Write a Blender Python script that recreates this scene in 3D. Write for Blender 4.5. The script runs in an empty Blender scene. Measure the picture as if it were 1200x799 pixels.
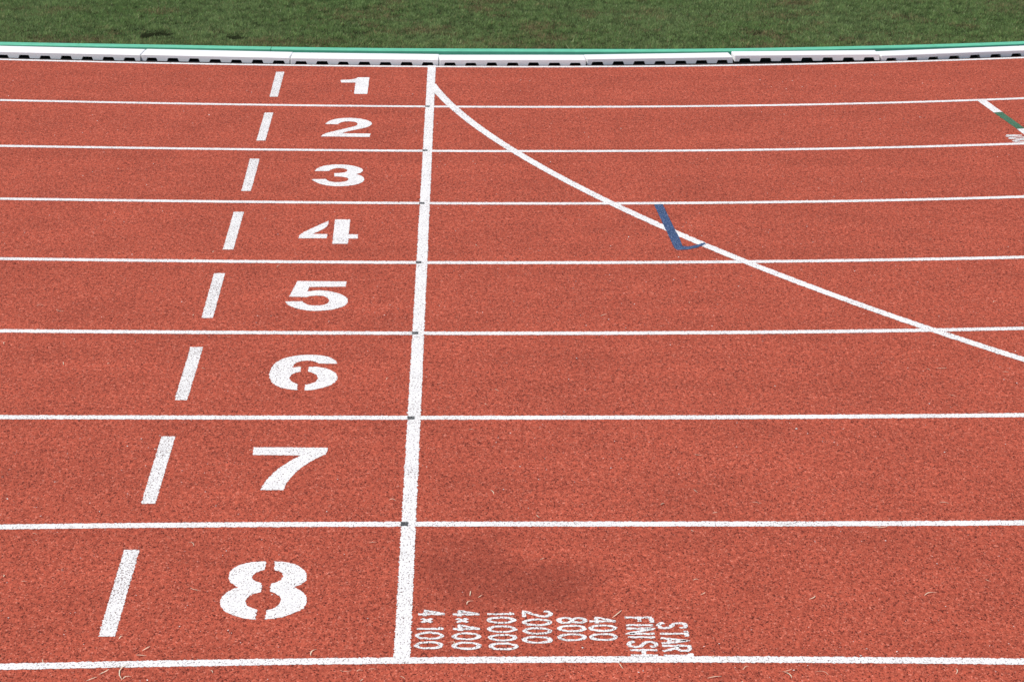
import bpy, bmesh, math, random
import numpy as np
from mathutils import Vector, Matrix

# ------------------------------------------------------------------ camera
W, H = 1200.0, 799.0
FPX = 3174.2
CAM = np.array([0.1643, -8.0775, 3.569])
YAW, PITCH, ROLL = 0.0222, 0.298, 0.0109
Fw = np.array([math.sin(YAW)*math.cos(PITCH), math.cos(YAW)*math.cos(PITCH), -math.sin(PITCH)])
_R = np.array([math.cos(YAW), -math.sin(YAW), 0.0]); _U = np.cross(_R, Fw)
Rt = _R*math.cos(ROLL) + _U*math.sin(ROLL)
Up = -_R*math.sin(ROLL) + _U*math.cos(ROLL)

scene = bpy.context.scene
C = scene.collection
cd = bpy.data.cameras.new('camera'); cam = bpy.data.objects.new('camera', cd); C.objects.link(cam)
cd.sensor_fit = 'HORIZONTAL'; cd.sensor_width = 36.0; cd.lens = FPX/W*36.0
cd.clip_start = 0.1; cd.clip_end = 3000.0
M4 = Matrix(((Rt[0], Up[0], -Fw[0], CAM[0]), (Rt[1], Up[1], -Fw[1], CAM[1]), (Rt[2], Up[2], -Fw[2], CAM[2]), (0, 0, 0, 1)))
cam.matrix_world = M4
scene.camera = cam

# ------------------------------------------------------------------ light
SUN_EL, SUN_AZ = math.radians(61.0), math.radians(-109.0)      # azimuth from +Y (infield) towards +X
world = bpy.data.worlds.new('World'); scene.world = world; world.use_nodes = True
wn = world.node_tree.nodes; wl = world.node_tree.links
sky = wn.new('ShaderNodeTexSky'); sky.sky_type = 'NISHITA'; sky.sun_disc = False
sky.sun_elevation = SUN_EL; sky.sun_rotation = SUN_AZ; sky.dust_density = 1.6
bg = wn['Background']; bg.inputs['Strength'].default_value = 0.12
wl.new(sky.outputs[0], bg.inputs['Color'])
sd = bpy.data.lights.new('sun', 'SUN'); sd.energy = 3.7; sd.angle = math.radians(0.55); sd.color = (1.0, 0.965, 0.91)
sun = bpy.data.objects.new('sun', sd); C.objects.link(sun)
sdir = Vector((math.sin(SUN_AZ)*math.cos(SUN_EL), math.cos(SUN_AZ)*math.cos(SUN_EL), math.sin(SUN_EL)))
sun.rotation_euler = sdir.to_track_quat('Z', 'Y').to_euler(); sun.location = (0, 0, 20)
vs = scene.view_settings
scene.display_settings.display_device = 'sRGB'
vs.view_transform = 'Standard'; vs.look = 'None'; vs.gamma = 1.0; vs.use_curve_mapping = False
vs.exposure = 0.0

# ------------------------------------------------------------------ helpers
rng = np.random.default_rng(7)
random.seed(7)

def gp(px, z=0.0):
    """photo pixel -> point at height z"""
    q = np.asarray(px, float) - [W/2, H/2]
    D = q[..., :1]*Rt - q[..., 1:]*Up + FPX*Fw
    t = (z - CAM[2])/D[..., 2:]
    return (CAM + t*D)

def link(name, me, mat=None, parent=None, label=None, cat=None, group=None, kind=None):
    o = bpy.data.objects.new(name, me); C.objects.link(o)
    if me is not None and mat is not None and not me.materials: me.materials.append(mat)
    if parent is not None: o.parent = parent
    for k, v in (('label', label), ('category', cat), ('group', group), ('kind', kind)):
        if v: o[k] = v
    return o

def mesh(name, V, Fc, smooth=False):
    me = bpy.data.meshes.new(name); me.from_pydata([tuple(map(float, v)) for v in V], [], [tuple(f) for f in Fc]); me.update()
    if smooth:
        me.polygons.foreach_set('use_smooth', [True]*len(me.polygons))
    return me

def nodes(mat):
    mat.use_nodes = True
    nt = mat.node_tree; return nt, nt.nodes, nt.links

def N(nt, typ, **kw):
    n = nt.nodes.new(typ)
    for k, v in kw.items():
        if k in n.inputs: n.inputs[k].default_value = v
        else: setattr(n, k, v)
    return n

def math_(nt, op, a, b=None, clamp=False):
    n = nt.nodes.new('ShaderNodeMath'); n.operation = op; n.use_clamp = clamp
    for i, v in enumerate((a, b)):
        if v is None: continue
        if isinstance(v, (int, float)): n.inputs[i].default_value = v
        else: nt.links.new(v, n.inputs[i])
    return n.outputs[0]

def maprange(nt, v, a, b, c=0.0, d=1.0, smooth=False):
    n = nt.nodes.new('ShaderNodeMapRange'); n.clamp = True
    if smooth: n.interpolation_type = 'SMOOTHSTEP'
    nt.links.new(v, n.inputs[0])
    for i, x in enumerate((a, b, c, d)):
        if isinstance(x, (int, float)): n.inputs[i+1].default_value = x
        else: nt.links.new(x, n.inputs[i+1])
    return n.outputs[0]

def mix(nt, fac, a, b, blend='MIX'):
    n = nt.nodes.new('ShaderNodeMix'); n.data_type = 'RGBA'; n.blend_type = blend
    if isinstance(fac, (int, float)): n.inputs[0].default_value = fac
    else: nt.links.new(fac, n.inputs[0])
    for i, v in ((6, a), (7, b)):
        if isinstance(v, tuple): n.inputs[i].default_value = (*v, 1)
        else: nt.links.new(v, n.inputs[i])
    return n.outputs[2]

def ramp(nt, v, stops, interp='LINEAR'):
    n = nt.nodes.new('ShaderNodeValToRGB'); n.color_ramp.interpolation = interp
    e = n.color_ramp.elements
    while len(e) < len(stops): e.new(0.5)
    for el, (p, c) in zip(e, stops): el.position = p; el.color = (*c, 1)
    nt.links.new(v, n.inputs[0]); return n.outputs[0]

# ------------------------------------------------------------------ materials
GRANULE = 225.0
def granules(nt, co):
    """cells about 5 mm across: returns per-cell random value and a height"""
    v = N(nt, 'ShaderNodeTexVoronoi', Scale=GRANULE, feature='F1'); v.voronoi_dimensions = '3D'
    st = N(nt, 'ShaderNodeMapping'); st.inputs['Scale'].default_value = (1.0, 0.55, 1.0)   # granules drawn out along the spreading direction
    nt.links.new(co, st.inputs[0]); nt.links.new(st.outputs[0], v.inputs['Vector'])
    sep = nt.nodes.new('ShaderNodeSeparateColor'); nt.links.new(v.outputs['Color'], sep.inputs[0])
    hgt = math_(nt, 'SUBTRACT', 1.0, v.outputs['Distance'])
    hgt = math_(nt, 'ADD', hgt, math_(nt, 'MULTIPLY', sep.outputs[1], 0.9))
    return sep, hgt

def mat_track():
    m = bpy.data.materials.new('red_polyurethane_track'); nt, nd, lk = nodes(m)
    bs = nd['Principled BSDF']; tc = nd.new('ShaderNodeTexCoord'); co = tc.outputs['Object']
    sep, hgt = granules(nt, co)
    col = ramp(nt, sep.outputs[0], [(0.0, (0.10, 0.018, 0.011)), (0.09, (0.18, 0.034, 0.020)), (0.24, (0.36, 0.070, 0.040)),
                                    (0.75, (0.425, 0.084, 0.046)), (0.95, (0.50, 0.122, 0.072)), (1.0, (0.58, 0.19, 0.13))])
    # clumping of granules, a couple of centimetres
    n1 = N(nt, 'ShaderNodeTexNoise', Scale=62.0, Detail=3.0, Roughness=0.6); st1 = N(nt, 'ShaderNodeMapping'); st1.inputs['Scale'].default_value = (1.0, 0.5, 1.0); lk.new(co, st1.inputs[0]); lk.new(st1.outputs[0], n1.inputs['Vector'])
    f1 = maprange(nt, n1.outputs[0], 0.28, 0.72, 0.66, 1.28)
    col = mix(nt, 1.0, col, f1, 'MULTIPLY')
    # broad mottling from laying and wear
    n2 = N(nt, 'ShaderNodeTexNoise', Scale=2.3, Detail=5.0, Roughness=0.62); lk.new(co, n2.inputs['Vector'])
    f2 = maprange(nt, n2.outputs[0], 0.3, 0.7, 0.90, 1.10)
    col = mix(nt, 1.0, col, f2, 'MULTIPLY')
    # faint laying seams along the lanes
    mp = N(nt, 'ShaderNodeMapping'); mp.inputs['Scale'].default_value = (0.12, 5.0, 1.0); lk.new(co, mp.inputs[0])
    n3 = N(nt, 'ShaderNodeTexNoise', Scale=1.0, Detail=3.0); lk.new(mp.outputs[0], n3.inputs['Vector'])
    col = mix(nt, 1.0, col, maprange(nt, n3.outputs[0], 0.3, 0.7, 0.95, 1.05), 'MULTIPLY')
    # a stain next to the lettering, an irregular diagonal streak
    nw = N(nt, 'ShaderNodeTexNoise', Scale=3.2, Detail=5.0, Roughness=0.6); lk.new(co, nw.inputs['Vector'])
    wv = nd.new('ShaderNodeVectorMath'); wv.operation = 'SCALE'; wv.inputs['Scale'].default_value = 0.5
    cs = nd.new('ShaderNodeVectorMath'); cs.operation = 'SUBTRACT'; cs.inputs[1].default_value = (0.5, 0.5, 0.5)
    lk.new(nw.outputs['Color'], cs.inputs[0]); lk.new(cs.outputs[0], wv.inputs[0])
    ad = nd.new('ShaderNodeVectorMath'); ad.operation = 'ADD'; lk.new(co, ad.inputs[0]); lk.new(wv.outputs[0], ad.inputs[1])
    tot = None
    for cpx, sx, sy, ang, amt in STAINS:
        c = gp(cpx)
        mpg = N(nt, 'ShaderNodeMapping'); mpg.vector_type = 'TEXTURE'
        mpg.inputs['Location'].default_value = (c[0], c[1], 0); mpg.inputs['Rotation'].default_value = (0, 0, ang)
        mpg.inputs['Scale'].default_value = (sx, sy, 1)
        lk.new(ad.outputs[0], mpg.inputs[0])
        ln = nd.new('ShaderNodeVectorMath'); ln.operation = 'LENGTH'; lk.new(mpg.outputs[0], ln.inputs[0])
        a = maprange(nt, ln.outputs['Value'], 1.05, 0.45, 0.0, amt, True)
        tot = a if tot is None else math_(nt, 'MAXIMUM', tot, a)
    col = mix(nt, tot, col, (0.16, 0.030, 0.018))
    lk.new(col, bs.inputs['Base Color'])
    bs.inputs['Roughness'].default_value = 0.9; bs.inputs['Specular IOR Level'].default_value = 0.12
    bp = N(nt, 'ShaderNodeBump', Strength=0.40, Distance=0.003); lk.new(hgt, bp.inputs['Height'])
    lk.new(bp.outputs[0], bs.inputs['Normal'])
    return m

def mat_paint(name, colr, pit=(0.10, 0.035, 0.028), wear=0.0, tone=0.0):
    m = bpy.data.materials.new(name); nt, nd, lk = nodes(m)
    bs = nd['Principled BSDF']; tc = nd.new('ShaderNodeTexCoord'); co = tc.outputs['Object']
    sep, hgt = granules(nt, co)
    nz = N(nt, 'ShaderNodeTexNoise', Scale=175.0, Detail=1.5, Roughness=0.55); st2 = N(nt, 'ShaderNodeMapping'); st2.inputs['Scale'].default_value = (1.0, 0.5, 1.0); lk.new(co, st2.inputs[0]); lk.new(st2.outputs[0], nz.inputs['Vector'])
    wr = N(nt, 'ShaderNodeTexNoise', Scale=2.6, Detail=4.0, Roughness=0.65); lk.new(co, wr.inputs['Vector'])
    thr = maprange(nt, wr.outputs[0], 0.32, 0.70, 0.612 - wear, 0.535 - wear)
    thr2 = math_(nt, 'ADD', thr, 0.07)
    pits = maprange(nt, nz.outputs[0], thr, thr2, 0.0, 1.0)
    pits = math_(nt, 'MULTIPLY', pits, maprange(nt, sep.outputs[2], 0.0, 1.0, 0.45, 1.0))
    n4 = N(nt, 'ShaderNodeTexNoise', Scale=9.0, Detail=4.0); lk.new(co, n4.inputs['Vector'])
    base = mix(nt, 1.0, colr, maprange(nt, n4.outputs[0], 0.3, 0.7, 0.93 - tone, 1.03), 'MULTIPLY')
    base = mix(nt, 1.0, base, maprange(nt, sep.outputs[0], 0.0, 1.0, 0.86 - tone*2, 1.04 + tone), 'MULTIPLY')
    col = mix(nt, pits, base, pit)
    lk.new(col, bs.inputs['Base Color']); bs.inputs['Roughness'].default_value = 0.85; bs.inputs['Specular IOR Level'].default_value = 0.15
    bp = N(nt, 'ShaderNodeBump', Strength=0.30, Distance=0.002); lk.new(hgt, bp.inputs['Height']); lk.new(bp.outputs[0], bs.inputs['Normal'])
    return m

def mat_simple(name, c, rough=0.7, var=0.15, scale=12.0, bump=0.0, bscale=60.0, dirt=None, dirt_thr=(0.58, 0.72)):
    m = bpy.data.materials.new(name); nt, nd, lk = nodes(m)
    bs = nd['Principled BSDF']; tc = nd.new('ShaderNodeTexCoord'); co = tc.outputs['Object']
    n = N(nt, 'ShaderNodeTexNoise', Scale=scale, Detail=6.0, Roughness=0.65); lk.new(co, n.inputs['Vector'])
    col = mix(nt, 1.0, c, maprange(nt, n.outputs[0], 0.3, 0.7, 1-var, 1+var), 'MULTIPLY')
    if dirt:
        n2 = N(nt, 'ShaderNodeTexNoise', Scale=scale*2.2, Detail=5.0, Roughness=0.7); lk.new(co, n2.inputs['Vector'])
        col = mix(nt, maprange(nt, n2.outputs[0], dirt_thr[0], dirt_thr[1], 0, 0.6), col, dirt)
    lk.new(col, bs.inputs['Base Color']); bs.inputs['Roughness'].default_value = rough
    if bump:
        n3 = N(nt, 'ShaderNodeTexNoise', Scale=bscale, Detail=4.0); lk.new(co, n3.inputs['Vector'])
        bp = N(nt, 'ShaderNodeBump', Strength=bump, Distance=0.004); lk.new(n3.outputs[0], bp.inputs['Height']); lk.new(bp.outputs[0], bs.inputs['Normal'])
    return m

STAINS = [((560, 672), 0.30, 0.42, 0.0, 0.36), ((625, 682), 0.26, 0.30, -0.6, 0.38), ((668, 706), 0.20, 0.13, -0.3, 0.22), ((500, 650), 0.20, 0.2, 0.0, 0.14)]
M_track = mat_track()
M_white = mat_paint('white_line_paint', (0.81, 0.785, 0.755))
M_worn = mat_paint('worn_white_line_paint', (0.795, 0.77, 0.74), wear=0.035)
M_blue = mat_paint('blue_line_paint', (0.042, 0.078, 0.170), pit=(0.15, 0.19, 0.29), wear=0.05, tone=0.12)
M_green = mat_paint('green_line_paint', (0.080, 0.185, 0.108), pit=(0.03, 0.07, 0.04), wear=0.04, tone=0.1)
M_dark = mat_paint('dark_grey_mark_paint', (0.085, 0.085, 0.085), pit=(0.40, 0.39, 0.39), wear=0.0, tone=0.15)
M_kerb = mat_simple('white_kerb_coating', (0.84, 0.825, 0.81), 0.5, 0.035, 9.0, dirt=(0.42, 0.40, 0.38), dirt_thr=(0.66, 0.80))
M_edge = mat_simple('mint_green_edging', (0.125, 0.50, 0.31), 0.5, 0.10, 14.0, dirt=(0.10, 0.22, 0.12), dirt_thr=(0.62, 0.76))
M_asph = mat_simple('black_drain_strip', (0.012, 0.011, 0.011), 0.95, 0.3, 30.0, 0.4, 120.0)
M_soil = mat_simple('infield_turf_base', (0.016, 0.020, 0.009), 1.0, 0.35, 5.0, 0.5, 40.0)
M_soil.node_tree.nodes['Principled BSDF'].inputs['Specular IOR Level'].default_value = 0.0
M_far = mat_simple('far_ground_turf', (0.062, 0.105, 0.036), 0.95, 0.25, 0.6)
M_pad_shade = mat_simple('black_rubber_and_slot_shade', (0.015, 0.015, 0.015), 0.9, 0.1, 20.0)  # rubber of the packing pads, and painted shade inside the kerb slots

def mat_grass():
    m = bpy.data.materials.new('short_grass_blades'); nt, nd, lk = nodes(m)
    bs = nd['Principled BSDF']
    at = nd.new('ShaderNodeAttribute'); at.attribute_name = 'tint'
    lk.new(at.outputs['Color'], bs.inputs['Base Color'])
    bs.inputs['Roughness'].default_value = 0.7; bs.inputs['Specular IOR Level'].default_value = 0.12
    tr = nd.new('ShaderNodeBsdfTranslucent'); lk.new(at.outputs['Color'], tr.inputs['Color'])
    mx = nd.new('ShaderNodeMixShader'); mx.inputs[0].default_value = 0.45
    lk.new(bs.outputs[0], mx.inputs[1]); lk.new(tr.outputs[0], mx.inputs[2]); lk.new(mx.outputs[0], nd['Material Output'].inputs['Surface'])
    return m
M_grass = mat_grass()
M_straw = mat_simple('dry_straw', (0.72, 0.62, 0.44), 0.7, 0.2, 40.0)
M_grit = mat_simple('pale_grit', (0.82, 0.77, 0.70), 0.7, 0.15, 40.0)

# ------------------------------------------------------------------ lane line curves, measured on the ground
MEAS = [
 [(0, 70.1), (180, 73.8), (280, 75.75), (505.9, 78.6), (580, 79.0), (850, 76.4), (1020, 73.8), (1200, 67.8)],
 [(0, 117.7), (180, 121.0), (505, 125.0), (600, 125.8), (860, 124.5), (1020, 120.8), (1200, 115.6)],
 [(0, 171.2), (180, 173.9), (501, 176.8), (560, 177.5), (860, 176.5), (1020, 173.1), (1200, 168.5)],
 [(0, 233.2), (180, 235.2), (497, 238.5), (700, 238.7), (900, 237.0), (1020, 235.2), (1200, 230.8)],
 [(0, 303.4), (180, 305.2), (494, 307.8), (700, 308.3), (900, 306.7), (1020, 304.4), (1200, 301.7)],
 [(0, 387.8), (180, 389.0), (490, 390.4), (600, 390.8), (860, 389.8), (1080, 386.7), (1200, 385.0)],
 [(0, 488.9), (180, 488.9), (485, 489.4), (600, 489.6), (1020, 487.7), (1200, 486.4)],
 [(0, 617.5), (300, 614.0), (480, 614.2), (600, 614.5), (900, 613.25), (1200, 612.5)],
 [(0, 781.0), (300, 775.75), (480, 773.5), (900, 772.5), (1200, 775.0)],
]
RAD = 39.0
class LaneCurve:
    """Y of a lane line over X: a smooth fit inside the measured stretch, straight before it, the bend after it"""
    def __init__(s, px, i):
        P = gp(np.array(px, float))
        deg = 3 if len(px) > 5 else 2
        s.c = np.polyfit(P[:, 0], P[:, 1], deg); s.d = np.polyder(s.c)
        s.x0, s.x1 = P[0, 0], P[-1, 0]; s.R = RAD + 1.22*i
    def __call__(s, x):
        x = np.asarray(x, float)
        y = np.polyval(s.c, np.clip(x, s.x0, s.x1))
        a = np.minimum(x - s.x0, 0); b = np.maximum(x - s.x1, 0)
        m0 = np.polyval(s.d, s.x0); m1 = np.polyval(s.d, s.x1)
        y = y + m0*np.where(a < -1.5, (a + 1.5)*0.0 - 1.5*0.5 , a + a*a/3.0)
        # circle through the end point with slope m1
        ph = math.atan(m1); sx = s.R*math.sin(ph)
        y = y + (np.sqrt(np.maximum(s.R**2 - sx**2, 0)) - np.sqrt(np.maximum(s.R**2 - np.minimum(sx + b, s.R*0.9)**2, 0)))
        return y
CUR = [LaneCurve(p, i) for i, p in enumerate(MEAS)]
XS = np.concatenate([np.linspace(-60, -9, 52), np.arange(-8.5, 9.0, 0.25), np.linspace(9, 30, 60)])
def frame(cur, xs):
    """points on a curve and the unit normal that points to the infield"""
    y = cur(xs); h = 1e-3
    t = np.stack([np.full_like(xs, 2*h), cur(xs + h) - cur(xs - h)], -1); t /= np.linalg.norm(t, axis=1)[:, None]
    n = np.stack([-t[:, 1], t[:, 0]], -1)
    return np.stack([xs, y], -1), n

def strip_mesh(name, cur, offs_z, xs):
    """a sheet swept along a curve; offs_z lists (offset towards infield, z)"""
    P, n = frame(cur, xs); V = []; Fc = []; k = len(offs_z)
    for p, q in zip(P, n):
        for o, z in offs_z: V.append((p[0] + q[0]*o, p[1] + q[1]*o, z))
    for i in range(len(xs) - 1):
        for j in range(k - 1):
            a = i*k + j; Fc.append((a, a + k, a + k + 1, a + 1))
    return mesh(name, V, Fc)

# ------------------------------------------------------------------ setting
me = mesh('ground', [(-900, -900, -0.12), (900, -900, -0.12), (900, 900, -0.12), (-900, 900, -0.12)], [(0, 1, 2, 3)])
ground = link('ground', me, M_far, kind='structure')
TRACK_IN = 0.030
# the track sheet, from a run-off strip outside lane eight to just inside the inner line, with a vertical edge
offs = [(-13.9, -0.10), (-13.9, 0.0)] + [(-13.9 + (13.9 + TRACK_IN)*k/6.0, 0.0) for k in range(1, 7)] + [(TRACK_IN, -0.10)]
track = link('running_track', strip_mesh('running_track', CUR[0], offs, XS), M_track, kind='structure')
drain = link('drain_strip', strip_mesh('drain_strip', CUR[0], [(TRACK_IN, -0.005), (0.42, -0.005)], XS), M_asph, kind='structure')
infield = link('infield', strip_mesh('infield', CUR[0], [(0.36, 0.0), (0.37, 0.030), (1.0, 0.034), (3.2, 0.038), (4, 0.04), (12, 0.05), (24, 0.05)], XS), M_soil, kind='structure')
infield.data.materials.append(M_far)
for i_, p_ in enumerate(infield.data.polygons): p_.material_index = 1 if i_ % 6 >= 3 or not (-5.0 < p_.center.x < 7.0) else 0

# ------------------------------------------------------------------ painted markings (parts of the track)
def jit(n, s): return rng.normal(0, s, n)
def line_part(name, cur, wdt, z, x0, x1, mat, label, step=0.0065):
    xs = np.arange(x0, x1, step); P, n = frame(cur, xs)
    a = P + n*(wdt/2 + jit(len(xs), 0.0018))[:, None]; b = P - n*(wdt/2 + jit(len(xs), 0.0018))[:, None]
    V = []; Fc = []
    for i in range(len(xs)): V += [(*b[i], z), (*a[i], z)]
    for i in range(len(xs) - 1): Fc.append((2*i, 2*i + 2, 2*i + 3, 2*i + 1))
    return link(name, mesh(name, V, Fc), mat, track, label)

ORD = ['first', 'second', 'third', 'fourth', 'fifth', 'sixth', 'seventh', 'eighth']
for i, cur in enumerate(CUR):
    lab = ('white line painted along the foot of the kerb' if i == 0 else
           'white outer edge line of lane eight' if i == 8 else
           'white lane line between numerals %d and %d' % (i, i + 1))
    line_part('lane_line', cur, 0.046 if i == 0 else 0.050, 0.0008, -11.0, 11.0, M_white, lab)

def densify(poly, d):
    out = []
    n = len(poly)
    for i in range(n):
        a, b = poly[i], poly[(i + 1) % n]; L = np.linalg.norm(b - a); k = max(1, int(L/d))
        for j in range(k): out.append(a + (b - a)*j/k)
    return np.array(out)

def smooth_px(pts, corner=48.0, it=2):
    """corner-keeping Chaikin smoothing of a closed outline"""
    P = [np.array(p, float) for p in pts]; cor = []
    n = len(P)
    for i in range(n):
        a = P[i] - P[i-1]; b = P[(i+1) % n] - P[i]
        # outlines are squashed in the picture: judge the angle with y stretched back
        a = a*[1, 2.6]; b = b*[1, 2.6]
        an = math.degrees(math.acos(max(-1, min(1, a@b/(np.linalg.norm(a)*np.linalg.norm(b) + 1e-9)))))
        cor.append(an > corner)
    for _ in range(it):
        Q = []; c2 = []
        n = len(P)
        for i in range(n):
            j = (i + 1) % n
            if cor[i]: Q.append(P[i]); c2.append(True)
            else: Q.append(P[i]*0.75 + P[j]*0.25) if True else None; c2.append(False)
            if not cor[j]: Q.append(P[i]*0.25 + P[j]*0.75); c2.append(False)
        # a kept corner followed by the quarter point of its edge stays sharp
        P, cor = Q, c2
    return np.array(P)

def poly_part(name, polys_px, z, mat, label, smooth=True, dens=0.0055, jitter=0.0014):
    V = []; Fc = []
    for pl in polys_px:
        q = smooth_px(pl) if smooth else np.array(pl, float)
        g = gp(q)[:, :2]
        g = densify(g, dens); g = g + rng.normal(0, jitter, g.shape)
        ar = 0.5*np.sum(g[:, 0]*np.roll(g[:, 1], -1) - np.roll(g[:, 0], -1)*g[:, 1])
        if ar < 0: g = g[::-1]
        k = len(V); V += [(x, y, z) for x, y in g]; Fc.append(tuple(range(k, k + len(g))))
    me = mesh(name, V, Fc)
    bm = bmesh.new(); bm.from_mesh(me); bmesh.ops.triangulate(bm, faces=bm.faces[:], ngon_method='EAR_CLIP'); bm.to_mesh(me); bm.free()
    return link(name, me, mat, track, label)

# finish line
FIN = [(506.1, 77.0), (503.5, 125), (501, 176.4), (497.6, 238.5), (494.4, 307.8), (490.2, 390.5), (485.4, 489.4), (478.8, 614.3), (470.5, 776.5)]
fg = gp(np.array(FIN))
cf = np.polyfit(fg[:, 1], fg[:, 0], 2)
ys = np.arange(fg[-1, 1], fg[0, 1], 0.0065); fx = np.polyval(cf, ys)
V = []; Fc = []
for i, (x, y) in enumerate(zip(fx, ys)):
    V += [(x - 0.0265 + jit(1, .0018)[0], y, 0.0011), (x + 0.0265 + jit(1, .0018)[0], y, 0.0011)]
    if i: Fc.append((2*i - 2, 2*i - 1, 2*i + 1, 2*i))
link('finish_line', mesh('finish_line', V, Fc), M_white, track, 'white finish line crossing all eight lanes')

# curved start line
CS = [(505.2, 99.0), (509.0, 103.2), (516, 111), (526, 121), (540, 133), (556, 145), (576, 160), (598, 175.5), (640, 200), (718, 239.5), (778, 266.5), (828, 287.5), (874, 306), (935, 330), (1000, 355), (1070, 380.5), (1100, 389.5), (1150, 405.5), (1200, 420.5)]
cg = gp(np.array(CS, float))[:, :2]
px_ = np.polyfit(cg[:, 1], cg[:, 0], 4)
yy = np.arange(cg[-1, 1] - 3.0, cg[0, 1], 0.007)
yin = np.maximum(yy, cg[-1, 1]); dpx = np.polyder(px_)
xx = np.polyval(px_, yin) + (yy - yin)*np.polyval(dpx, yin)
T = np.gradient(np.stack([xx, yy], -1), axis=0); T /= np.linalg.norm(T, axis=1)[:, None]; Nn = np.stack([T[:, 1], -T[:, 0]], -1)
a = np.stack([xx, yy], -1) + Nn*(0.0275 + jit(len(yy), .0018))[:, None]; b = np.stack([xx, yy], -1) - Nn*(0.0275 + jit(len(yy), .0018))[:, None]
V = []; Fc = []
for i in range(len(yy)):
    V += [(*a[i], 0.0014), (*b[i], 0.0014)]
    if i: Fc.append((2*i - 2, 2*i, 2*i + 1, 2*i - 1))
link('curved_start_line', mesh('curved_start_line', V, Fc), M_white, track, 'white curved start line sweeping from the finish line across the lanes')

# dashes one metre before the finish line
DASH = [((328.4, 84.5), (320.7, 113.8), 9.6, 9.6), ((315.1, 132.3), (305.8, 165.0), 10.2, 10.5), ((298.6, 186.3), (288.4, 224.1), 11.2, 11.2),
        ((279.8, 248.5), (267.3, 292.6), 12, 12.2), ((257.3, 320.3), (242.8, 372.6), 13, 13.3), ((230.6, 406.8), (211.9, 468.9), 14.8, 14.8),
        ((197.3, 511.3), (173.8, 590.1), 16.3, 16.6), ((154.6, 644), (124.9, 745.7), 18, 19.4)]
for i, (t, b_, w0, w1) in enumerate(DASH):
    poly_part('lane_dash', [[(t[0]-w0/2, t[1]), (t[0]+w0/2, t[1]), (b_[0]+w1/2, b_[1]), (b_[0]-w1/2, b_[1])]], 0.0008, M_worn,
              'white crosswise dash beside numeral %d' % (i + 1), smooth=False)

# lane numerals: outlines of the stencils
def zp(pts, ox, oy, s): return [(ox + x/s, oy + y/s) for x, y in pts]
NUM = {
 1: [zp([(170,125),(250,122),(300,118),(330,110),(350,98),(470,98),(448,270),(310,270),(326,152),(180,152),(170,142)], 380, 80, 8.88)],
 2: [zp([(10,584),(32,560),(80,539),(150,525),(250,518),(350,524),(440,540),(488,562),(498,582),(480,603),(430,621),(340,640),(250,657),(180,680),(482,683),(472,718),(-33,712),(-18,694),(40,672),(130,650),(230,628),(310,608),(345,592),(350,577),(330,562),(270,554),(210,556),(165,568),(140,586)], 380, 80, 8.88)],
 3: [zp([(192,138),(207,119),(250,100),(310,89),(390,86),(470,92),(538,108),(568,125),(568,141),(545,154),(515,162),(550,172),(576,190),(579,208),(560,228),(510,245),(430,256),(350,257),(270,248),(205,228),(165,202),(275,200),(290,212),(320,222),(370,226),(420,222),(450,212),(457,201),(445,190),(410,182),(345,180),(345,155),(400,153),(435,147),(449,135),(438,122),(400,114),(350,116),(315,126),(300,138)], 340, 180, 6.656)],
 4: [zp([(302,525),(292,575),(180,628),(290,630),(286,662),(66,662),(75,625)], 340, 180, 6.656),
     zp([(350,515),(470,515),(455,630),(530,632),(526,664),(455,664),(450,705),(330,704)], 340, 180, 6.656)],
 5: [zp([(285,195),(862,200),(850,260),(425,264),(400,318),(450,310),(540,304),(640,310),(760,335),(850,375),(882,420),(870,460),(820,495),(720,525),(600,540),(500,545),(380,538),(260,512),(170,475),(140,435),(340,432),(365,455),(410,475),(480,482),(560,480),(630,465),(660,435),(655,405),(620,378),(560,365),(480,366),(410,376),(380,384),(190,376)], 320, 310, 10)],
 6: [zp([(480,522),(380,512),(270,488),(190,440),(155,380),(158,320),(190,240),(260,180),(340,145),(450,120),(560,108),(680,108),(800,120),(890,145),(935,178),(955,212),(735,210),(700,190),(640,175),(570,175),(500,188),(455,212),(425,258),(470,252),(528,250),(520,305),(460,318),(410,340),(388,375),(400,405),(440,435),(488,452)], 300, 405, 10),
     zp([(620,248),(700,248),(800,260),(890,290),(940,330),(958,375),(940,415),(890,455),(800,490),(700,512),(620,524),(565,524),(580,460),(640,448),(700,425),(728,390),(720,355),(680,325),(610,305)], 300, 405, 10)],
 7: [zp([(175,140),(1035,145),(1028,212),(960,245),(850,300),(740,370),(660,435),(590,515),(540,585),(522,640),(248,640),(300,555),(370,470),(450,395),(560,325),(680,255),(720,235),(160,230)], 280, 510, 9.98)],
 8: [zp([(575,140),(560,220),(500,235),(455,260),(440,290),(460,318),(510,338),(538,348),(522,428),(460,440),(405,470),(375,515),(390,550),(440,578),(488,590),(470,685),(390,678),(280,652),(190,610),(150,570),(140,520),(160,470),(210,425),(310,380),(250,350),(222,310),(225,260),(260,210),(330,170),(430,148)], 240, 640, 7.99),
     zp([(655,140),(780,150),(880,180),(940,230),(958,280),(940,330),(890,362),(830,380),(890,405),(940,445),(958,500),(945,555),(890,600),(800,640),(690,672),(560,685),(578,598),(640,585),(690,550),(718,505),(705,465),(660,440),(610,425),(622,348),(680,335),(720,310),(735,275),(720,245),(690,232),(650,222)], 240, 640, 7.99)],
}
for k, pl in NUM.items():
    poly_part('lane_numeral', pl, 0.0008, M_white, 'white painted numeral %d of the %s lane from the kerb' % (k, ORD[k-1]))

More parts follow.
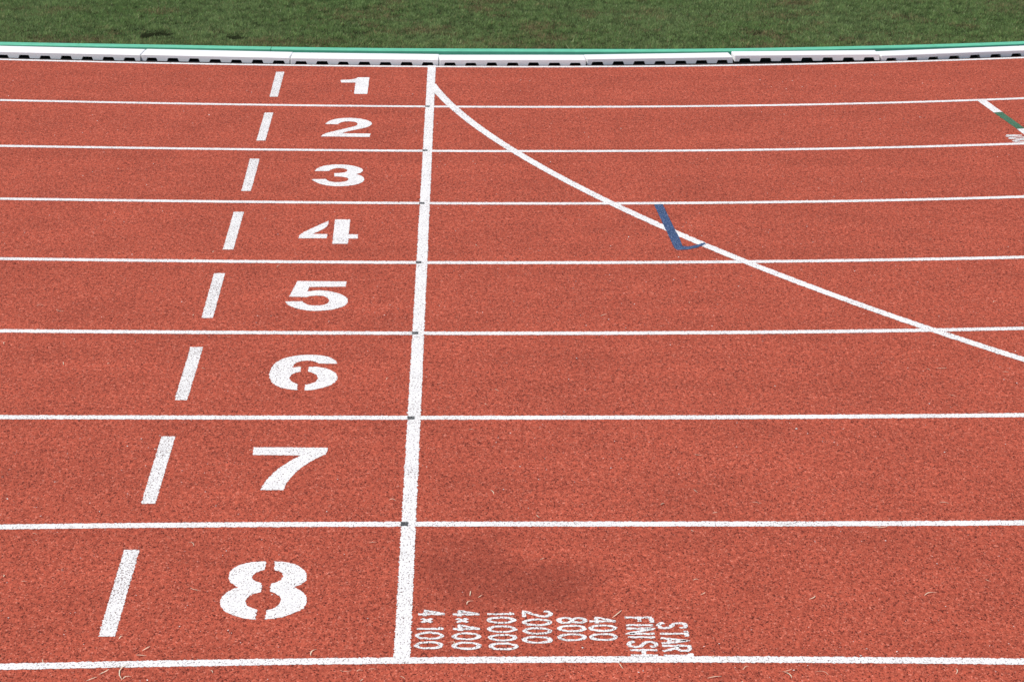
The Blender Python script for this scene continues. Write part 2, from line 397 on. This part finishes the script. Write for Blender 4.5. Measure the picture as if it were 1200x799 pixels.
# dark squares where the lane lines meet the finish line
MK = [(501.0, 125.0), (498.2, 176.6), (494.3, 238.4), (490.7, 307.7), (486.3, 390.4), (481.6, 489.6), (474.0, 614.0)]
for i, (x, y) in enumerate(MK):
    c = gp((x, y))[:2]; hw = 0.0145; hh = 0.021
    g = np.array([(c[0]-hw, c[1]-hh), (c[0]+hw, c[1]-hh), (c[0]+hw, c[1]+hh), (c[0]-hw, c[1]+hh)])
    g = densify(g, 0.006); g = g + rng.normal(0, 0.001, g.shape)
    me = mesh('camera_mark', [(p[0], p[1], 0.0014) for p in g], [tuple(range(len(g)))])
    link('camera_mark', me, M_dark, track, 'small dark grey square on the finish line between numerals %d and %d' % (i + 1, i + 2))

# blue hooked mark across the curved line
poly_part('blue_start_mark', [zp([(398,240),(458,237),(500,322),(535,395),(570,460),(600,532),(640,535),(700,524),(752,507),(764,520),(700,543),(640,556),(562,560),(541,546)], 700, 200, 6)], 0.0017, M_blue,
          'blue painted tick mark crossing the curved start line', smooth=False)

# relay mark in lane two: white, green, white
def seg_mark(name, pl, mat, label): poly_part(name, [pl], 0.0011, mat, label, smooth=False)
seg_mark('relay_start_mark', zp([(824,380),(892,378),(1028,476),(962,481)], 1020, 60, 6.656), M_white, 'short white slanted mark touching the lane line above the green mark')
seg_mark('relay_start_mark', zp([(963,482),(1029,477),(1205,603),(1142,608)], 1020, 60, 6.656), M_green, 'green middle stretch of the slanted relay mark')
seg_mark('relay_start_mark', zp([(1143,609),(1206,604),(1340,705),(1278,712)], 1020, 60, 6.656), M_white, 'white stretch of the slanted mark past the green one')

# ------------------------------------------------------------------ stencilled lettering
def ell(n=18, cx=.5, cy=.5, rx=.42, ry=.47): return [(cx + rx*math.cos(2*math.pi*i/n), cy + ry*math.sin(2*math.pi*i/n)) for i in range(n)]
GL = {
 '0': [('c', ell())],
 '1': [('o', [(.30, .80), (.55, .97)]), ('o', [(.6, 1), (.6, 0)])],
 '2': [('o', [(.08, .76), (.14, .92), (.36, 1), (.66, .98), (.88, .84), (.84, .62), (.55, .38), (.25, .18), (.10, .03), (.95, .03)])],
 '4': [('o', [(.98, .26), (.02, .26), (.62, .97)]), ('o', [(.66, 1), (.66, 0)])],
 '8': [('c', ell(14, .5, .74, .36, .24)), ('c', ell(14, .5, .25, .42, .25))],
 'x': [('o', [(.1, .15), (.9, .55)]), ('o', [(.1, .55), (.9, .15)])],
 'F': [('o', [(.12, 0), (.12, 1)]), ('o', [(.2, .97), (.95, .97)]), ('o', [(.2, .52), (.8, .52)])],
 'I': [('o', [(.5, 0), (.5, 1)])],
 'N': [('o', [(.1, 0), (.1, .99), (.9, .01), (.9, 1)])],
 'S': [('o', [(.90, .78), (.78, .95), (.5, 1), (.2, .95), (.08, .78), (.22, .60), (.5, .5), (.80, .40), (.92, .22), (.78, .05), (.5, 0), (.2, .05), (.06, .22)])],
 'H': [('o', [(.1, 0), (.1, 1)]), ('o', [(.9, 0), (.9, 1)]), ('o', [(.18, .5), (.82, .5)])],
 'T': [('o', [(.5, 0), (.5, .95)]), ('o', [(.02, .97), (.98, .97)])],
 'A': [('o', [(.04, 0), (.5, .98), (.96, 0)]), ('o', [(.24, .3), (.76, .3)])],
 'R': [('o', [(.12, 0), (.12, .98), (.6, .98), (.88, .86), (.88, .64), (.6, .52), (.2, .5)]), ('o', [(.5, .46), (.95, 0)])],
}
def ribbon(pts, closed, w):
    P = np.array(pts); n = len(P)
    if closed: d = np.roll(P, -1, 0) - np.roll(P, 1, 0)
    else:
        # subdivide
        Q = [P[0]]
        for i in range(n - 1):
            k = max(1, int(np.linalg.norm(P[i+1]-P[i])/0.007))
            Q += [P[i] + (P[i+1]-P[i])*j/k for j in range(1, k+1)]
        P = np.array(Q); n = len(P); d = np.gradient(P, axis=0)
    d /= np.linalg.norm(d, axis=1)[:, None] + 1e-12
    nn = np.stack([-d[:, 1], d[:, 0]], -1)
    wj = w/2*(1 + rng.normal(0, 0.2, n)); wk = w/2*(1 + rng.normal(0, 0.2, n))
    return P + nn*wj[:, None], P - nn*wk[:, None]

def lettering(chars, TL, TR, BR, BL, label, w=0.0155, z0=0.0010):
    """chars: (glyph, start, end) fractions along the reading direction, which runs down the picture; letter tops point right"""
    q = gp(np.array([TL, TR, BR, BL], float))[:, :2]
    V = []; Fc = []; zi = 0
    for ch, s, e in chars:
        for kind, st in GL[ch]:
            pts = []
            for u, v in st:
                U = s + (e - s)*(0.5 + (u - 0.5)*0.86); v = 0.5 + (v - 0.5)*0.94; p = (q[0]*(1-U) + q[3]*U)*(1-v) + (q[1]*(1-U) + q[2]*U)*v
                pts.append(p)
            a, b = ribbon(pts, kind == 'c', w); k = len(V); n = len(a); z = z0 + 0.00015*zi; zi = (zi + 1) % 3
            for i in range(n): V += [(*a[i], z), (*b[i], z)]
            for i in range(n if kind == 'c' else n - 1):
                j = (i + 1) % n; Fc.append((k+2*i, k+2*i+1, k+2*j+1, k+2*j))
    me = mesh('distance_lettering', V, Fc)
    bm = bmesh.new(); bm.from_mesh(me); bmesh.ops.recalc_face_normals(bm, faces=bm.faces[:])
    for f in bm.faces:
        if f.normal.z < 0: f.normal_flip()
    bm.to_mesh(me); bm.free()
    return link('distance_lettering', me, M_worn, track, label)

def fr(lst, y0, y1): return [(c, (a - y0)/(y1 - y0), (b - y0)/(y1 - y0)) for c, a, b in lst]
lettering(fr([('4',97,150),('x',160,203),('1',228,262),('0',268,333),('0',340,407)], 97, 407), (489.6,714.6), (522.6,714.6), (518.8,761), (485.2,761), 'white stencilled lettering 4x100 beside the finish line')
lettering(fr([('4',100,152),('x',160,203),('4',214,268),('0',273,336),('0',345,410)], 100, 410), (529.5,715), (562.7,715), (564.3,761.5), (529.8,761.5), 'white stencilled lettering 4x400')
lettering(fr([('1',108,142),('0',148,206),('0',217,280),('0',285,347),('0',353,415)], 108, 415), (569.8,716.5), (603.3,716.5), (607.5,762), (573.3,762), 'white stencilled lettering 10000')
lettering(fr([('2',100,160),('0',165,226),('0',232,293),('0',299,362)], 100, 362), (611.8,715), (645.8,715), (647,754.3), (613,754.3), 'white stencilled lettering 2000')
lettering(fr([('8',150,207),('0',212,273),('0',278,342)], 150, 342), (653.8,722.5), (687,722.5), (687.2,751.3), (653.5,751.3), 'white stencilled lettering 800')
lettering(fr([('4',150,207),('0',210,270),('0',277,340)], 150, 340), (689.5,722.5), (722.3,722.5), (724.3,751), (691,751), 'white stencilled lettering 400')
lettering(fr([('F',148,205),('I',205,232),('N',236,296),('I',298,330),('S',340,398),('H',404,462)], 148, 462), (730.8,722), (764.6,722), (772.5,769.2), (738.5,769.2), 'white stencilled word FINISH running into the outer line')
lettering(fr([('S',190,250),('T',258,312),('A',314,366),('R',370,428),('T',434,478)], 190, 478), (769.8,728.5), (803.3,728.5), (813,771.5), (777.5,771.5), 'white stencilled word START running into the outer line')
lettering([('4',0.0,.30),('0',.35,.65),('0',.70,1.0)], (1175.5,158.6), (1195,157.3), (1213,165.6), (1189,167.2), 'small white lettering beside the green relay mark', w=0.021)

# ------------------------------------------------------------------ kerb blocks
KH = 0.0435
def kerb_mesh(L, seed, KD):
    r = np.random.default_rng(seed)
    pts = [(0, KH), (0, 0)]
    n = 7; pit = L/n
    for i in range(n):
        c = pit*(i + 0.5); hw = 0.041 + r.normal(0, .0015); nh = 0.0215 + r.normal(0, .0012)
        pts += [(c - hw, 0), (c - hw + 0.007, nh*0.82), (c - hw + 0.011, nh), (c + hw - 0.011, nh), (c + hw - 0.007, nh*0.82), (c + hw, 0)]
    pts += [(L, 0), (L, KH)]
    bm = bmesh.new()
    f = [bm.verts.new((x, 0, z)) for x, z in pts]; b = [bm.verts.new((x, KD, z)) for x, z in pts]
    m = len(pts)
    bm.faces.new(f); bm.faces.new(b[::-1])
    for i in range(m):
        j = (i + 1) % m; bm.faces.new((f[j], f[i], b[i], b[j]))
    bmesh.ops.recalc_face_normals(bm, faces=bm.faces[:])
    ed = [e for e in bm.edges if (e.verts[0].co.z > KH - 1e-6 and e.verts[1].co.z > KH - 1e-6) or
          (abs(e.verts[0].co.x - e.verts[1].co.x) < 1e-6 and e.verts[0].co.x in (0.0, L) and abs(e.verts[0].co.z - e.verts[1].co.z) > .01)]
    bmesh.ops.bevel(bm, geom=ed, offset=0.006, segments=3, affect='EDGES', profile=0.5)
    bmesh.ops.triangulate(bm, faces=[q for q in bm.faces if len(q.verts) > 4])
    me = bpy.data.meshes.new('kerb_block'); bm.to_mesh(me); bm.free()
    return me

# front top edge of every block in the photo: left end, right end, and how far it is lifted
KB = [((-9, 60.2), (164.6, 64.2), 0), ((165.4, 63.9), (339.6, 67.6), 0), ((340.4, 67.9), (514.2, 69.9), 0), ((515, 70.0), (687.0, 70.0), 0),
      ((688, 69.2), (859.3, 66.7), 0), ((861, 64.9), (1031.3, 63.5), 0.012), ((1032.5, 65.2), (1204, 58.6), 0)]
KL = ['white notched kerb block, second before the dash beside numeral 1', 'white notched kerb block behind the dash beside numeral 1',
      'white notched kerb block behind numeral 1, ending at the finish line', 'first white notched kerb block past the finish line',
      'second white notched kerb block past the finish line', 'white kerb block set back with a black gap below it',
      'white notched kerb block just past the one set back']
def place_kerb(a, b, lift, label, seed, KD=0.185):
    d = b - a; L = float(np.linalg.norm(d)); ang = math.atan2(d[1], d[0])
    me = kerb_mesh(L - 0.003, seed, KD)
    o = link('kerb_block', me, M_kerb, None, label, 'kerb block', 'kerb blocks along the inside of lane one')
    o.location = (a[0], a[1], -0.005 + 0.0005 + lift); o.rotation_euler = (0, 0, ang)
    bm = bmesh.new(); bmesh.ops.create_cube(bm, size=1, matrix=Matrix.Translation((L/2, 0.09, 0.0155)) @ Matrix.Diagonal((L - 0.03, 0.07, 0.029, 1)))  # added black bar closing off the slots, its colour standing in for shade
    p = bpy.data.meshes.new('slot_shade_core'); bm.to_mesh(p); bm.free(); link('slot_shade_core', p, M_pad_shade, o)
    if lift > 0:
        for x in (0.16, 0.84):
            bm = bmesh.new(); bmesh.ops.create_cube(bm, size=1, matrix=Matrix.Translation((x*L, KD*0.5, -lift/2)) @ Matrix.Diagonal((0.05, 0.08, lift, 1)))
            p = bpy.data.meshes.new('packing_pad'); bm.to_mesh(p); bm.free(); link('packing_pad', p, M_pad_shade, o)
    return o
ends = []
for k, (pa, pb, lf) in enumerate(KB):
    zt = KH - 0.0045 + lf
    A = gp(pa, zt)[:2]; B = gp(pb, zt)[:2]; ends.append((A, B))
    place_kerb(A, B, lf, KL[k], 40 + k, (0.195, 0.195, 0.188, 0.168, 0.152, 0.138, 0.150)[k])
# the rows go on beyond the picture
d = ends[0][0] - ends[0][1]; d /= np.linalg.norm(d); p = ends[0][0].copy()
for k in range(3):
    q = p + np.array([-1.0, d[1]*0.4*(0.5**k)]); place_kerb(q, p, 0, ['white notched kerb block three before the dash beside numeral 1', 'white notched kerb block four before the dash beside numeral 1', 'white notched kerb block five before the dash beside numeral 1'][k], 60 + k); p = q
p = ends[-1][1].copy(); th = math.atan2(*(ends[-1][1] - ends[-1][0])[::-1])
for k in range(3):
    th += 1/RAD; q = p + np.array([math.cos(th), math.sin(th)])*1.0
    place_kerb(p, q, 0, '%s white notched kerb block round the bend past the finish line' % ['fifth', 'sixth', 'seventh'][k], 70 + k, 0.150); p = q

# ------------------------------------------------------------------ green edging behind the kerb
EZ = 0.043
EP = [(0, 52.0), (100, 53.4), (180, 54.9), (317, 58.0), (514, 59.8), (687, 60.2), (840, 59.2), (1000, 57.6), (1100, 54.6), (1200, 50.8)]
eg = gp(np.array(EP, float), EZ)[:, :2]
class EdgeCurve(LaneCurve):
    def __init__(s, P):
        s.c = np.polyfit(P[:, 0], P[:, 1], 4); s.d = np.polyder(s.c); s.x0, s.x1 = P[0, 0], P[-1, 0]; s.R = RAD - 0.3
EC = EdgeCurve(eg)
xj = gp((317, 58.0), EZ)[0]; xk = gp((1152, 52.5), EZ)[0]; EL = xk - xj
def edging_piece(x0, x1, label):
    xs = np.linspace(x0 + 0.002, x1 - 0.002, 28); P, n = frame(EC, xs)
    prof = [(0.0, -0.03), (0.0, EZ - 0.006), (0.002, EZ - 0.002), (0.006, EZ), (0.078, EZ), (0.082, EZ - 0.003), (0.084, EZ - 0.008), (0.084, -0.03)]
    V = []; Fc = []; k = len(prof)
    for i in range(len(xs)):
        for o, z in prof: V.append((P[i, 0] + n[i, 0]*o, P[i, 1] + n[i, 1]*o, z + 0.0012*math.sin(xs[i]*2.7)*(z > 0)))
        if i:
            for j in range(k - 1): a = (i-1)*k + j; Fc.append((a, a + k, a + k + 1, a + 1))
    Fc.append(tuple(range(k))); m = (len(xs)-1)*k; Fc.append(tuple(range(m + k - 1, m - 1, -1)))
    me = mesh('edging_board', V, Fc)
    bm = bmesh.new(); bm.from_mesh(me); bmesh.ops.recalc_face_normals(bm, faces=bm.faces[:]); bm.to_mesh(me); bm.free()
    return link('edging_board', me, M_edge, None, label, 'edging', 'mint green edging boards between kerb and grass')
edging_piece(xj - EL, xj, 'mint green edging board on the straight, behind the dash beside numeral 1')
edging_piece(xj, xk, 'long mint green edging board behind the end of the finish line')
edging_piece(xk, xk + EL, 'mint green edging board round the bend past the green relay mark')

# ------------------------------------------------------------------ infield grass
def vnoise(x, y, s, seed):
    """smooth value noise"""
    r = np.random.default_rng(seed); G = r.random((97, 97))
    u = (x*s) % 96; v = (y*s) % 96; i = u.astype(int); j = v.astype(int); fu = u - i; fv = v - j
    fu = fu*fu*(3 - 2*fu); fv = fv*fv*(3 - 2*fv)
    return (G[i, j]*(1-fu) + G[i+1, j]*fu)*(1-fv) + (G[i, j+1]*(1-fu) + G[i+1, j+1]*fu)*fv

def make_grass(n, x0, x1, o0, o1, name, label):
    r = np.random.default_rng(11)
    x = r.uniform(x0, x1, n); o = o0 + (o1 - o0)*r.random(n)
    m2 = n//3; far = np.arange(n) >= n - m2                       # a thinner spread of broader blades over the rest of the field
    x[far] = r.uniform(-16, 20, m2); o[far] = 13.0*r.random(m2)
    ins = far & (x > x0) & (x < x1) & (o < o1); o[ins] += o1
    ye = EC(x); y = ye + 0.084 + o
    patch = 0.6*vnoise(x + 50, y + 50, 1.3, 1) + 0.4*vnoise(x + 50, y + 50, 4.5, 2)
    clump = vnoise(x + 50, y + 50, 22.0, 3)
    dry = vnoise(x + 50, y + 50, 2.6, 4)*0.6 + vnoise(x + 50, y + 50, 9.0, 5)*0.4
    hgt = (0.013 + 0.012*r.random(n))*(0.45 + 0.95*clump + 0.25*patch)
    # divots and a scuffed strip by the edging
    for (px, rx, ry) in DIVOTS:
        c = gp(px, 0.05)[:2]; dd = ((x - c[0])/rx)**2 + ((y - c[1])/ry)**2
        hgt *= np.where(dd < 1, 0.04 + 0.5*dd, 1.0)
    hgt *= np.where(o < 0.06, 0.85 + 0.5*r.random(n), 1)
    th = r.uniform(0, 2*np.pi, n); w = (0.0020 + 0.0018*r.random(n))*np.where(far, 2.8, 1.0)
    ln = hgt*(0.25 + 0.9*r.random(n)); ph = r.uniform(0, 2*np.pi, n)
    z = 0.028 + np.minimum(o, 6)*0.003
    V = np.empty((n, 3, 3), np.float32)
    V[:, 0] = np.stack([x - np.cos(th)*w, y - np.sin(th)*w, z], -1)
    V[:, 1] = np.stack([x + np.cos(th)*w, y + np.sin(th)*w, z], -1)
    V[:, 2] = np.stack([x + np.cos(ph)*ln, y + np.sin(ph)*ln, z + hgt], -1)
    me = bpy.data.meshes.new(name)
    me.vertices.add(3*n); me.vertices.foreach_set('co', V.ravel())
    me.loops.add(3*n); me.loops.foreach_set('vertex_index', np.arange(3*n, dtype=np.int32))
    me.polygons.add(n); me.polygons.foreach_set('loop_start', np.arange(0, 3*n, 3, dtype=np.int32)); me.polygons.foreach_set('loop_total', np.full(n, 3, np.int32))
    me.update()
    g = np.array([0.165, 0.262, 0.078]); g2 = np.array([0.250, 0.325, 0.130]); br = np.array([0.27, 0.215, 0.105])
    t = np.clip(patch*0.7 + r.random(n)*0.5 - 0.1, 0, 1)[:, None]
    col = g*(1-t) + g2*t
    edge = np.exp(-o/0.22)
    lite = r.random(n) < 0.03; col[lite] = np.array([0.42, 0.46, 0.24])
    isdry = r.random(n) < (0.05 + 0.75*np.clip(dry - 0.54, 0, 1)*2.6 + 0.14*edge)
    col[isdry] = br*(0.65 + 0.7*r.random((isdry.sum(), 1)))
    col *= (0.6 + 0.8*r.random((n, 1)))*(0.70 + 0.6*clump[:, None])
    at = me.color_attributes.new('tint', 'FLOAT_COLOR', 'CORNER')
    cc = np.ones((n, 3, 4), np.float32); cc[:, :, :3] = col[:, None, :]; at.data.foreach_set('color', cc.ravel())
    return link(name, me, M_grass, None, label, 'grass', None, 'stuff')
DIVOTS = [((183, 38.5), 0.13, 0.11), ((277, 42.5), 0.09, 0.08), ((172, 40.5), 0.05, 0.12), ((205, 26), 0.16, 0.03)]
make_grass(1250000, -5.2, 7.2, 0.0, 3.0, 'infield_grass', 'short mown green grass of the infield behind the green edging')

# ------------------------------------------------------------------ dry clippings and grit lying on the track
def straws():
    r = np.random.default_rng(5); V = []; Fc = []
    def one(p, ang, L, w, bend):
        n = 5; k = len(V)
        for i in range(n):
            t = i/(n-1); a = ang + bend*(t - .5); s = (t - .5)*L
            x = p[0] + math.cos(ang)*s - math.sin(ang)*bend*L*(t-.5)**2; y = p[1] + math.sin(ang)*s + math.cos(ang)*bend*L*(t-.5)**2
            ww = w*(1 - 0.7*abs(2*t-1)**2)
            z = 0.0025 + 0.003*math.sin(math.pi*t)
            V.append((x - math.sin(a)*ww/2, y + math.cos(a)*ww/2, z)); V.append((x + math.sin(a)*ww/2, y - math.cos(a)*ww/2, z))
            if i: j = k + 2*i; Fc.append((j-2, j-1, j+1, j))
    seen = [((139.5, 788), (143.7, 778), (136.5, 796)), ((147, 793.5), (152, 792.5), (143, 795)), ((141.5, 747), (143.5, 745.5), (139, 749)), ((172, 760.5), (176.5, 758), (168, 763)),
            ((954, 701), (957, 699), (951, 703)), ((838, 794), (845, 793), (830, 795)), ((925, 790), (929, 794), (921, 788)), ((365, 765), (368, 761), (362, 768)), ((124, 788), (129, 785), (118, 791)),
            ((1035, 619.5), (1042, 618.5), (1025, 620)), ((724, 722), (729, 716), (719, 724)), ((548, 706), (552, 704), (545, 708)), ((1088, 695), (1095, 694), (1082, 697))]
    for c, a, b in seen:
        A = gp(a)[:2]; B = gp(b)[:2]; d = A - B
        one((A + B)/2, math.atan2(d[1], d[0]), np.linalg.norm(d)*1.1, 0.0035, r.normal(0, 0.7))
    for i in range(260):
        y = -0.45 + 0.5*r.random() if r.random() < 0.45 else abs(r.normal(0, 2.6)) - 0.3
        one((r.uniform(-4, 5), min(y, 9.5)), r.uniform(0, 6.3), r.uniform(0.012, 0.05), r.uniform(0.0016, 0.0032), r.normal(0, 0.8))
    return link('dry_clippings', mesh('dry_clippings', V, Fc), M_straw, None, 'thin dry straw clippings scattered over the red track', 'clippings', None, 'stuff')
straws()
def grit():
    r = np.random.default_rng(9); V = []; Fc = []
    for i in range(7000):
        x = r.uniform(-4.5, 5.5); y = -0.9 + 10.5*r.random()**1.25; s = r.uniform(0.0018, 0.0042)*(1.4 if r.random() < .1 else 1)
        if vnoise(np.array([x + 50]), np.array([y + 50]), 1.7, 8)[0] < 0.25 + 0.5*r.random(): continue
        k = len(V); q = r.normal(0, 1, (4, 3)); q = q/np.linalg.norm(q, axis=1)[:, None]*s; q[:, 2] = np.abs(q[:, 2])*0.8 + 0.002
        for v in q: V.append((x + v[0], y + v[1], v[2]))
        Fc += [(k, k+1, k+2), (k, k+2, k+3), (k, k+3, k+1), (k+1, k+3, k+2)]
    return link('pale_grit', mesh('pale_grit', V, Fc), M_grit, None, 'tiny pale grit specks scattered over the red track', 'grit', None, 'stuff')
grit()
